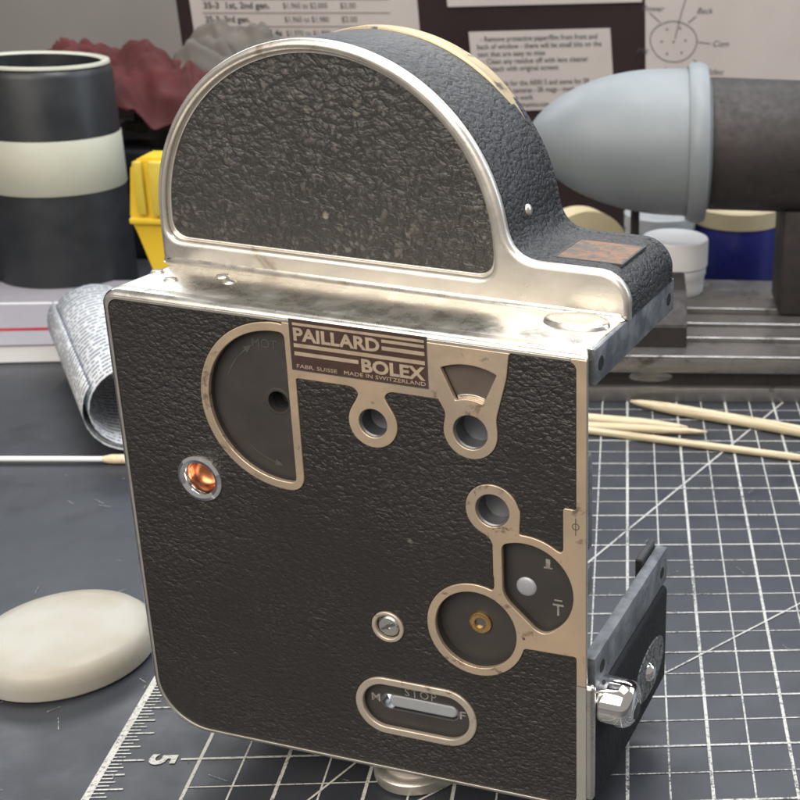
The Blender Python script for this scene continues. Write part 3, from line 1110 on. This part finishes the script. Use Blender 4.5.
# raised oval boss and screws on the ledge
bm = bmesh.new()
nb, rings_ = 40, []
for s, h in ((1.0, 0.0), (0.97, 0.5), (0.9, 0.8), (0.75, 0.95), (0.4, 0.75)):
    rings_.append([bm.verts.new(P(122.6 + 8.8 * s * math.cos(2 * math.pi * i / nb), 19.4 + 5.6 * s * math.sin(2 * math.pi * i / nb) * (1 + 0.12 * math.cos(2 * math.pi * i / nb)), 134.25 + 1.7 * h)) for i in range(nb)])
for a, c in zip(rings_, rings_[1:]):
    for i in range(nb):
        bm.faces.new((a[i], a[(i + 1) % nb], c[(i + 1) % nb], c[i]))
bm.faces.new(rings_[-1])
from_bm('ledge_boss', bm, 'casing_nickel', BODY)
for X, d in ((4.5, 17.0), (12.0, 12.5), (22.0, 20.0), (26.5, 16.5)):
    s_ = lathe('ledge_screw', [(0, 0.0007), (0.0011, 0.00065), (0.0017, 0.00035), (0.0019, 0)], 'arch_nickel', BODY, 20, Matrix.Translation(P(X, d, 134.28)))
    bm = bmesh.new()
    box(bm, (-0.0014, -0.0002, 0.0003), (0.0014, 0.0002, 0.00075), 0, 1, Matrix.Translation(P(X, d, 134.28)) @ Matrix.Rotation(random.uniform(0, 3), 4, 'Z'))
    from_bm('slot', bm, 'steel_grey', s_)

# worn label sunk into the deck leather
bm = bmesh.new()
lab = [(110.6, 35.6), (110.2, 53.4), (129.2, 54.0), (129.6, 36.0)]
box(bm, P(110.6, 35.5, 145.6), P(128.6, 53.5, 146.32), 0.0001, 1)
lb = from_bm('deck_label', bm, 'worn_label', BODY)
bm = bmesh.new()
for a, c in (((109.9, 34.9), (129.2, 35.5)), ((109.9, 53.5), (129.2, 54.1)), ((109.9, 35.5), (110.6, 53.5)), ((128.6, 35.5), (129.2, 53.5))):
    box(bm, P(a[0], a[1], 145.6), P(c[0], c[1], 146.36))
from_bm('label_border', bm, 'label_edge', lb)
# strap stud on the arch's front slope
am = math.radians(10)
sp = Vector((AC[0] + (AR - 0.4) * math.cos(am), 43.0, AC[1] + (AR - 0.4) * math.sin(am)))
lathe('strap_stud', [(0, 0.0010), (0.0010, 0.0009), (0.0016, 0.0004), (0.0018, -0.0005)], 'arch_nickel', BODY, 20,
      Matrix.Translation(P(*sp)) @ Matrix.Rotation(math.radians(80), 4, 'Y'))

# tripod foot under the base, standing on the mat
fw = Vector((-0.0620, -0.0072, 0.0))
fl_ = Rb.inverted() @ (fw - loc)
lathe('tripod_foot', [(0, 0.0002), (0.0122, 0.0002), (0.0130, 0.0010), (0.0130, 0.0040), (0.0122, 0.0048), (0.0105, 0.0050), (0.0100, 0.0146), (0, 0.0146)], 'arch_nickel', BODY, 48,
      Matrix.Translation((fl_.x, fl_.y, 0)))
lathe('foot_pad', [(0, 0.0), (0.0118, 0.0), (0.0120, 0.0004), (0, 0.0004)], 'base_cork', BODY, 40, Matrix.Translation((fl_.x, fl_.y, 0)))

# ================================================================== THINGS ON THE DESK
# wax puck
pk = lathe('wax_puck', [(0, 0.0), (0.0255, 0.0), (0.0268, 0.0012), (0.0272, 0.005), (0.0266, 0.0085), (0.0245, 0.0108), (0.020, 0.0118), (0.010, 0.0122), (0, 0.0123)], 'wax', None, 64)
pk.location = (-0.1862, 0.0550, 0.0)
tag(pk, 'cream white round wax puck lying beside the ruler edge of the mat', 'puck')


def stick(label, a, c, r, tip_at_end=True, group='pale wooden sticks behind the camera'):
    a, c = Vector(a), Vector(c)
    L = (c - a).length
    prof = [(0, 0), (r * .9, 0.0), (r, 0.0006)]
    prof += [(r, L * 0.5), (r * 0.98, L - 0.024), (r * 0.82, L - 0.014), (r * 0.55, L - 0.006), (r * 0.22, L - 0.0008), (0, L)]
    q = (c - a).to_track_quat('Z', 'Y').to_matrix().to_4x4()
    o = lathe('wooden_stick', prof, 'wood_pale', None, 16, None)
    o.matrix_world = Matrix.Translation(a) @ q
    for v in o.data.vertices:   # a whittled, slightly crooked stick
        v.co.x += 0.0004 * math.sin(v.co.z * 60 + r * 9000)
    tag(o, label, 'stick', group)
    return o


stick('pale wooden stick with tapered tip, rearmost of the bundle behind the camera', (-0.075, 0.2600, 0.0026), (0.0300, 0.2395, 0.0026), 0.0026)
stick('pale wooden stick with fine point, lying between two others behind the camera', (-0.080, 0.2490, 0.0021), (0.0392, 0.2345, 0.0021), 0.0021)
stick('thin pale wooden stick, the long front one of the bundle behind the camera', (-0.070, 0.2520, 0.0018), (0.0980, 0.2010, 0.0018), 0.0018)
stick('thick pale wooden stick lying apart with its tip against the steel slideway', (0.130, 0.2140, 0.0029), (0.0010, 0.2715, 0.0029), 0.0029)

# cotton swab on the left
sw = empty('cotton_swab', (-0.252, 0.203, 0.0))
tag(sw, 'white cotton swab lying on the mat below the printed paper tube', 'swab')
lathe('stem', [(0, 0), (0.0012, 0), (0.0012, 0.05), (0, 0.05)], 'jar_plastic', sw, 12, Matrix.Translation((-0.022, 0, 0.0022)) @ Matrix.Rotation(math.radians(90), 4, 'Y'))
lathe('cotton_tip', [(0, 0), (0.0013, 0.0005), (0.0021, 0.004), (0.0021, 0.010), (0.0012, 0.0145), (0, 0.015)], 'wood_pale', sw, 16, Matrix.Translation((0.022, 0, 0.0022)) @ Matrix.Rotation(math.radians(90), 4, 'Y'))


def to_world(o, mtx):
    o.matrix_world = mtx
    return o


# printed paper tube (rolled leaflet)
m, nt, b = new_mat('printed_leaflet')
v = coords(nt)
sx = nt.nodes.new('ShaderNodeSeparateXYZ')
nt.links.new(v, sx.inputs[0])
row = math_node(nt, 'FRACT', math_node(nt, 'MULTIPLY', sx.outputs[2], 230.0))
rowmask = math_node(nt, 'GREATER_THAN', row, 0.58)
cxyz = nt.nodes.new('ShaderNodeCombineXYZ')
nt.links.new(math_node(nt, 'MULTIPLY', sx.outputs[0], 620.0), cxyz.inputs[0])
nt.links.new(math_node(nt, 'MULTIPLY', sx.outputs[1], 620.0), cxyz.inputs[1])
nt.links.new(math_node(nt, 'MULTIPLY', math_node(nt, 'FLOOR', math_node(nt, 'MULTIPLY', sx.outputs[2], 230.0)), 7.31), cxyz.inputs[2])
wn = nt.nodes.new('ShaderNodeTexNoise')
wn.inputs['Scale'].default_value = 1.0
wn.inputs['Detail'].default_value = 2
nt.links.new(cxyz.outputs[0], wn.inputs['Vector'])
wmask = ramp(nt, wn.outputs[0], [(0.42, (0, 0, 0)), (0.46, (1, 1, 1))])
nt.links.new(mix(nt, math_node(nt, 'MULTIPLY', rowmask, wmask), (0.56, 0.585, 0.61), (0.11, 0.13, 0.17)), b.inputs['Base Color'])
b.inputs['Roughness'].default_value = 0.6
rt = empty('leaflet_roll', (-0.262, 0.270, 0.0))
tag(rt, 'rolled white leaflet covered in small print, lying on the mat edge', 'leaflet')
bm = bmesh.new()
nseg, L = 60, 0.13
prev = None
for i in range(nseg + 1):
    a = 2 * math.pi * 1.35 * i / nseg
    r = 0.0185 + 0.0035 * i / nseg
    cur = [bm.verts.new((r * math.cos(a), r * math.sin(a), h)) for h in np.linspace(0, L, 5)]
    if prev:
        for k in range(4):
            bm.faces.new((prev[k], cur[k], cur[k + 1], prev[k + 1]))
    prev = cur
ro = from_bm('rolled_sheet', bm, 'printed_leaflet', rt, 40)
md = ro.modifiers.new('thickness', 'SOLIDIFY')
md.thickness = 0.0003
ro.matrix_local = Matrix.Translation((0.045, -0.055, 0.0222)) @ Matrix.Rotation(math.radians(118), 4, 'Z') @ Matrix.Rotation(math.radians(90), 4, 'Y')

# magazine further back
mg = empty('magazine', (-0.33, 0.385, 0.0))
tag(mg, 'mauve grey magazine with a thin red line lying on the desk', 'magazine')
box_obj('pages', (-0.075, -0.055, -0.0031), (0.075, 0.055, 0.007), 'jar_plastic', mg, 0.0008, 1)
box_obj('cover', (-0.076, -0.056, 0.0071), (0.076, 0.056, 0.0078), 'mauve_cover', mg)
box_obj('red_line', (-0.075, -0.034, 0.0079), (0.075, -0.030, 0.0081), 'red_plastic', mg)
box_obj('white_line', (-0.075, 0.012, 0.0079), (0.075, 0.0145, 0.0081), 'jar_plastic', mg)
mg.rotation_euler.z = math.radians(6)

# black bottle with pale band
bo = empty('black_bottle', (-0.3445, 0.462, -0.0032))
tag(bo, 'tall black bottle with a wide cream band standing left of the yellow holder', 'bottle')
lathe('body', [(0, 0), (0.036, 0), (0.038, 0.002), (0.038, 0.134), (0.0365, 0.138), (0.034, 0.1395), (0.0325, 0.1385), (0.032, 0.120), (0, 0.118)], 'bottle_black', bo, 64)
lathe('band', [(0.0381, 0.0665), (0.0385, 0.067), (0.0385, 0.098), (0.0381, 0.0985)], 'band_cream', bo, 64)
lathe('rim', [(0.0325, 0.1392), (0.0345, 0.1405), (0.0368, 0.1402), (0.0372, 0.1388)], 'band_cream', bo, 64)

# black storage case behind, cloths heaped on it
box_obj('storage_case', (-0.455, 0.525, -0.0032), (-0.185, 0.632, 0.072), 'black_plastic', None, 0.004, 3)
tag(bpy.data.objects['storage_case'], 'black plastic storage case standing against the wall under the cloths', 'case')


def cloth(name, label, loc, size, seed, mat, rot=0.0, n=110):
    """a crumpled sheet: a mound with sharp warped folds and a wavy hem"""
    bm = bmesh.new()
    rnd = random.Random(seed)
    dirs = [(rnd.uniform(0, math.pi), rnd.uniform(3.5, 6.5), rnd.uniform(0, 6), rnd.uniform(0.5, 1.0)) for _ in range(4)]
    g = []
    for i in range(n + 1):
        row = []
        for j in range(n + 1):
            u, v = 2 * i / n - 1, 2 * j / n - 1
            q = Vector((u * 1.5 + seed, v * 1.5, seed * 0.7))
            w1, w2 = noise.noise(q), noise.noise(q + Vector((9, 3, 0)))
            rr = min(1.0, math.hypot(u, v) / 1.15)
            z = size[2] * (1 - rr ** 2.4) * (1 + 0.35 * noise.noise(q * 1.3 + Vector((0, 0, 5))))
            f = 0.0
            for th, k, ph, a in dirs:
                t = math.sin(k * (u * math.cos(th) + v * math.sin(th)) + ph + 3.2 * w1 + 1.7 * w2)
                f += a * (1 - abs(t)) ** 1.6
            z += 0.19 * size[2] * f + 0.05 * size[2] * (1 - abs(noise.noise(q * 4.2 + Vector((w1, w2, 0)) * 2)) * 2)
            x = size[0] * (u + 0.16 * w1 + 0.05 * noise.noise(q * 3))
            y = size[1] * (v + 0.16 * w2 + 0.05 * noise.noise(q * 3 + Vector((4, 4, 4))))
            row.append(bm.verts.new((x, y, max(z, 0.0008 + 0.0006 * f))))
        g.append(row)
    for i in range(n):
        for j in range(n):
            bm.faces.new((g[i][j], g[i + 1][j], g[i + 1][j + 1], g[i][j + 1]))
    o = from_bm(name, bm, mat, None, 180)
    md = o.modifiers.new('thickness', 'SOLIDIFY')
    md.thickness = 0.0012
    md.offset = 1
    o.location = loc
    o.rotation_euler.z = rot
    tag(o, label, 'cloth')
    return o


cloth('red_cloth', 'crumpled red cloth heaped on the black storage case', (-0.336, 0.562, 0.0716), (0.078, 0.046, 0.050), 3, 'red_cloth', 0.1)
cloth('grey_cloth', 'crumpled grey-beige cloth heaped beside the red cloth under the price table', (-0.268, 0.590, 0.0716), (0.060, 0.040, 0.056), 11, 'grey_cloth', -0.15)

# yellow holder
yh = empty('yellow_holder', (-0.2585, 0.400, 0.0))
tag(yh, 'bright yellow plastic holder with two ridges standing beside the arch', 'holder')
bm = bmesh.new()
prof = [(-0.0030, 0.0), (0.016, 0.0), (0.022, 0.064), (0.022, 0.094), (0.017, 0.0995), (-0.011, 0.0990), (-0.0155, 0.0945), (-0.0190, 0.065), (-0.0085, 0.035)]
fr_ = [bm.verts.new((x, -0.010, z - 0.0032)) for x, z in prof]
bk_ = [bm.verts.new((x * 0.96, 0.012, z - 0.0032)) for x, z in prof]
bm.faces.new(fr_)
bm.faces.new(bk_)
for i in range(len(prof)):
    j = (i + 1) % len(prof)
    bm.faces.new((fr_[i], fr_[j], bk_[j], bk_[i]))
bmesh.ops.bevel(bm, geom=list(bm.edges), offset=0.0012, segments=2, affect='EDGES')
from_bm('shell', bm, 'yellow_plastic', yh)
box_obj('ridge', (-0.0135, -0.0128, 0.064), (-0.0085, -0.0098, 0.0945), 'yellow_clear', yh, 0.0012, 2)
box_obj('ridge', (-0.0050, -0.0145, 0.064), (0.0040, -0.0098, 0.0950), 'yellow_clear', yh, 0.0014, 2)
box_obj('shelf', (-0.0182, -0.0135, 0.0590), (0.0205, -0.0098, 0.0625), 'yellow_plastic', yh, 0.0010, 2)

# ---- machine base (cross slide) on the right
mb = empty('steel_slideway', (0.07, 0.33, 0.0))
tag(mb, 'long stepped steel slideway with slots lying across the far end of the mat', 'slideway')


def MB_(x, y, z):
    return (x - 0.07, y - 0.33, z)


box_obj('foot_plate', MB_(-0.060, 0.277, 0.0), MB_(0.190, 0.415, 0.0080), 'machine_steel', mb, 0.0006, 2)
box_obj('web', MB_(-0.058, 0.2815, 0.0080), MB_(0.188, 0.410, 0.0165), 'machine_brown', mb)
box_obj('slide_plate', MB_(-0.060, 0.2765, 0.0165), MB_(0.190, 0.412, 0.0246), 'machine_steel', mb, 0.0005, 2)
for k, (y0, y1, h) in enumerate(((0.2765, 0.2930, 0.0252), (0.3010, 0.3180, 0.0252), (0.3260, 0.3400, 0.0252), (0.3490, 0.3660, 0.0252), (0.3740, 0.4115, 0.0252))):
    box_obj('slide_rail', MB_(-0.060, y0, 0.0246), MB_(0.190, y1, 0.0246 + (0.0014, 0.0030, 0.0024, 0.0034, 0.0010)[k]), 'machine_steel', mb, 0.0004, 1)
lathe('oval_plug', [(0, 0.0004), (0.005, 0.0004), (0.0056, 0)], 'steel_grey', mb, 24,
      Matrix.Translation(MB_(0.012, 0.2815, 0.0125)) @ Matrix.Rotation(math.radians(90), 4, 'X') @ Matrix.Diagonal((2.0, 0.55, 1, 1)))

# dark block on the base
bl = empty('clamp_block', (0.006, 0.318, 0.0278))
tag(bl, 'dark brown steel block with chamfered top sitting on the steel slideway', 'block')
bm = bmesh.new()
prof = [(-0.029, 0.0), (-0.029, 0.0120), (-0.012, 0.0260), (0.016, 0.0280), (0.020, 0.0240), (0.020, 0.0)]
le = [bm.verts.new((-0.040, y, z)) for y, z in prof]
ri = [bm.verts.new((0.0245, y, z)) for y, z in prof]
bm.faces.new(le)
bm.faces.new(ri)
for i in range(len(prof)):
    j = (i + 1) % len(prof)
    bm.faces.new((le[i], le[j], ri[j], ri[i]))
bmesh.ops.bevel(bm, geom=list(bm.edges), offset=0.0006, segments=2, affect='EDGES')
from_bm('block', bm, 'machine_brown', bl)
bl.location.z = 0.0258

# white jar
jr = empty('white_jar', (0.0275, 0.3890, 0.0256))
tag(jr, 'small white plastic jar with screw lid standing on the steel slideway', 'jar')
lathe('body', [(0, 0), (0.0165, 0), (0.0172, 0.0008), (0.0174, 0.004), (0.0178, 0.0105), (0.0186, 0.0116), (0.0186, 0.0160), (0, 0.0162)], 'jar_plastic', jr, 56)
lathe('lid', [(0, 0.0162), (0.0178, 0.0164), (0.0194, 0.0169), (0.0195, 0.0318), (0.0190, 0.0328), (0.0180, 0.0332), (0.0170, 0.0329), (0, 0.0329)], 'jar_plastic', jr, 56)

# clear jar behind, blue tub beyond
cj = empty('clear_jar', (0.020, 0.452, -0.0032))
tag(cj, 'clear plastic jar standing behind the white jar', 'jar')
lathe('body', [(0, 0), (0.021, 0), (0.022, 0.001), (0.022, 0.050), (0.0205, 0.052), (0.0205, 0.003), (0, 0.0025)], 'clear_plastic', cj, 40)
lathe('lid', [(0.0206, 0.0516), (0.0228, 0.0520), (0.0228, 0.0600), (0.0215, 0.0610), (0, 0.0612)], 'clear_plastic', cj, 40)
bt = empty('blue_tub', (0.070, 0.470, -0.0032))
tag(bt, 'deep blue tub with cream lid and red foot behind the white jar', 'tub')
lathe('body', [(0, 0.012), (0.028, 0.012), (0.0285, 0.013), (0.0285, 0.052), (0, 0.052)], 'blue_plastic', bt, 48)
lathe('foot', [(0, 0), (0.0290, 0), (0.0292, 0.0118), (0, 0.012)], 'red_plastic', bt, 48)
lathe('lid', [(0, 0.052), (0.0292, 0.052), (0.0294, 0.0625), (0.028, 0.064), (0, 0.0645)], 'cream_plastic', bt, 48)

# cream tape reel under the housing
tr = lathe('tape_reel', [(0.017, -0.008), (0.031, -0.008), (0.031, 0.008), (0.017, 0.008)], 'cream_plastic', None, 56, closed=True, smooth=30)
tr.matrix_world = Matrix.Translation((-0.030, 0.448, 0.0282)) @ Matrix.Rotation(math.radians(28), 4, 'Z') @ Matrix.Rotation(math.radians(90), 4, 'X')
tag(tr, 'cream plastic tape reel standing on edge under the grey housing', 'reel')

# grey-blue egg-ended machine housing on a post
hs = empty('machine_housing', (0.030, 0.360, 0.0278))
tag(hs, 'smooth grey-blue egg-ended plastic machine housing raised on a post behind the camera', 'machine housing')
Rx = Matrix.Translation((0.0, 0.0, 0.0922)) @ Matrix.Rotation(math.radians(90), 4, 'Y')
pr = []
for t in np.linspace(0, 1, 28):
    x = -0.086 + 0.084 * t
    r = 0.0400 * (1 - (1 - t) ** 2.15) ** 0.62
    pr.append((max(r, 0.0), x))
pr[0] = (0, -0.086)
pr += [(0.0402, 0.0000), (0.0398, 0.0015)]
lathe('shell', pr + [(0.030, 0.0018)], 'bulb_plastic', hs, 72, Rx)
lathe('collar', [(0.0392, 0.0012), (0.0420, 0.0008), (0.0436, 0.0030), (0.0440, 0.0075), (0.0425, 0.0110), (0.0375, 0.0118), (0.0345, 0.0140)], 'bulb_plastic', hs, 72, Rx)
lathe('rear_drum', [(0.0355, 0.0115), (0.0362, 0.014), (0.0365, 0.110), (0.034, 0.114), (0, 0.114)], 'machine_brown', hs, 64, Rx)
lathe('post', [(0, -0.0004), (0.0026, -0.0004), (0.0026, 0.066), (0, 0.066)], 'machine_brown', hs, 24, Matrix.Translation((-0.0265, 0.022, -0.0026)))
box_obj('rear_leg', (0.055, -0.02, -0.0009), (0.095, 0.02, 0.060), 'machine_brown', hs, 0.002, 2)


# ================================================================== PAPERS ON THE WALL
def paper(name, label, x0, z0, x1, z1, rot, mat='paper', cat='paper'):
    e = empty(name, ((x0 + x1) / 2, 0.6394, (z0 + z1) / 2))
    e.rotation_euler = (0, math.radians(-rot), 0)
    tag(e, label, cat)
    w, h = (x1 - x0) / 2, (z1 - z0) / 2
    box_obj('sheet', (-w, -0.0006, -h), (w, 0.0004, h), mat, e)
    return e, w, h


def line(e, body, x, z, size, mat='ink', width=None, bold=0.0, name='printed_line'):
    me = text_mesh(name, body, size, 0, bold)
    xs = [v.co.x for v in me.vertices]
    s = width / (max(xs) - min(xs)) if width else 1.0
    for v in me.vertices:
        v.co = (x + v.co.x * s, -0.0009, z + v.co.y)
    return link_mesh(name, me, mat, e)


e, w, h = paper('blank_sheet', 'plain grey-white sheet pinned to the wall above the red cloth', -0.520, 0.098, -0.3245, 0.300, 2.0, 'paper_shaded')

e, w, h = paper('price_table', 'white sheet with a ruled camera price table pinned above the arch', -0.3135, 0.060, -0.1545, 0.260, 2.6)
rows = [('16 S, 16 M', '$1,960 to $1,980', '$2.00'), ('35-3  1st, 2nd gen.', '$1,960 to $2,000', '$2.00'), ('35-3  3rd gen.', '$1,960 to $1,980', '$2.00'),
        ('35 BL-1, 2, 3, 4 and 4s', '$1,970 to $1,990', '$2.00'), ('EBC Mount, Mt-6', '$1,980 to $2,000', '$2.00'), ('16 BL', '$1,970', '$2.00')]
for i, (a, b_, c_) in enumerate(rows):
    z = -0.0053 - (i - 1) * 0.0097
    line(e, a, -w + 0.009, z, 0.0062, bold=0.00016, width=min(0.0024 * len(a), 0.052) if len(a) > 14 else 0.0022 * len(a))
    line(e, b_, -w + 0.064, z, 0.0056, width=0.031)
    line(e, c_, -w + 0.104, z, 0.0056, width=0.011)
    box_obj('table_rule', (-w + 0.008, -0.0009, z - 0.0034), (w - 0.020, -0.0006, z - 0.0030), 'ink', e)

paper('upper_sheet', 'white sheet whose lower edge hangs above the typed note', -0.1385, 0.165, 0.0035, 0.320, 4.0, 'paper')

e, w, h = paper('typed_note', 'small white typed note pinned on the dark wall behind the arch', -0.1165, 0.0875, -0.0125, 0.1465, 4.0)
txt = ['- Remove protective paper/film from front and', 'back of window - there will be small bits on the', 'text that are easy to miss', '- Clean any residue off with lens cleaner',
       '- Attach with original screws', '', 'Sheet parts for the ARRI S and some for SR,', 'some type S cameras - SR mags - most of', 'the electronics work', 'www.ellsworth-dynamics.com']
full = 0.0935 / 48
for i, t in enumerate(txt):
    if t:
        line(e, t, -w + 0.005 + (0.003 if t.startswith('-') else 0), h - 0.0072 - i * 0.00545, 0.0054, bold=0.00006, width=full * len(t) * 0.98)

e, w, h = paper('sketch_sheet', 'off-white sheet with a hand drawn connector pin diagram on the wall', 0.0105, 0.090, 0.150, 0.290, 1.5)


def pen(pts, wd=0.0006):
    bm = bmesh.new()
    pts = [Vector(p) for p in pts]
    pv = []
    for i, p in enumerate(pts):
        d = (pts[min(i + 1, len(pts) - 1)] - pts[max(i - 1, 0)]).normalized()
        n = Vector((-d.y, d.x)) * wd / 2
        pv.append((bm.verts.new((p.x + n.x, -0.0010, p.y + n.y)), bm.verts.new((p.x - n.x, -0.0010, p.y - n.y))))
    for a, c in zip(pv, pv[1:]):
        bm.faces.new((a[0], a[1], c[1], c[0]))
    return from_bm('pen_stroke', bm, 'ink', e, None)


cxk, czk = 0.0316 - 0.08025, 0.1435 - 0.190
pen([(cxk + 0.0175 * math.cos(a) * (1 + 0.03 * math.sin(3 * a)), czk + 0.0150 * math.sin(a)) for a in np.linspace(0, 6.4, 50)])
for px_, pz_ in ((0, 0), (-0.009, 0.000), (0.009, 0.001), (-0.005, 0.009), (0.005, 0.010), (-0.005, -0.009), (0.006, -0.008)):
    pen([(cxk + px_ - 0.0006, czk + pz_ - 0.0004), (cxk + px_ + 0.0006, czk + pz_ + 0.0004)], 0.0012)
pen([(cxk - 0.018, czk + 0.021), (cxk - 0.010, czk + 0.014)])
pen([(cxk + 0.001, czk + 0.002), (cxk + 0.006, czk + 0.022), (cxk + 0.010, czk + 0.034)])
pen([(cxk + 0.011, czk + 0.014), (cxk + 0.017, czk + 0.019)])
pen([(cxk + 0.0185, czk + 0.000), (cxk + 0.028, czk - 0.001)])
pen([(cxk + 0.015, czk - 0.013), (cxk + 0.023, czk - 0.020)])
pen([(cxk - 0.006, czk - 0.019), (cxk - 0.009, czk - 0.026)])
for t_, x_, z_ in (('Power', -0.024, 0.022), ('Back', 0.017, 0.021), ('Com', 0.029, -0.003), ('Video', 0.023, -0.024), ('Mic', -0.028, -0.009)):
    o = line(e, t_, cxk + x_, czk + z_, 0.0062, name='handwriting')
    for v in o.data.vertices:
        v.co.x += (v.co.z - (czk + z_)) * 0.35
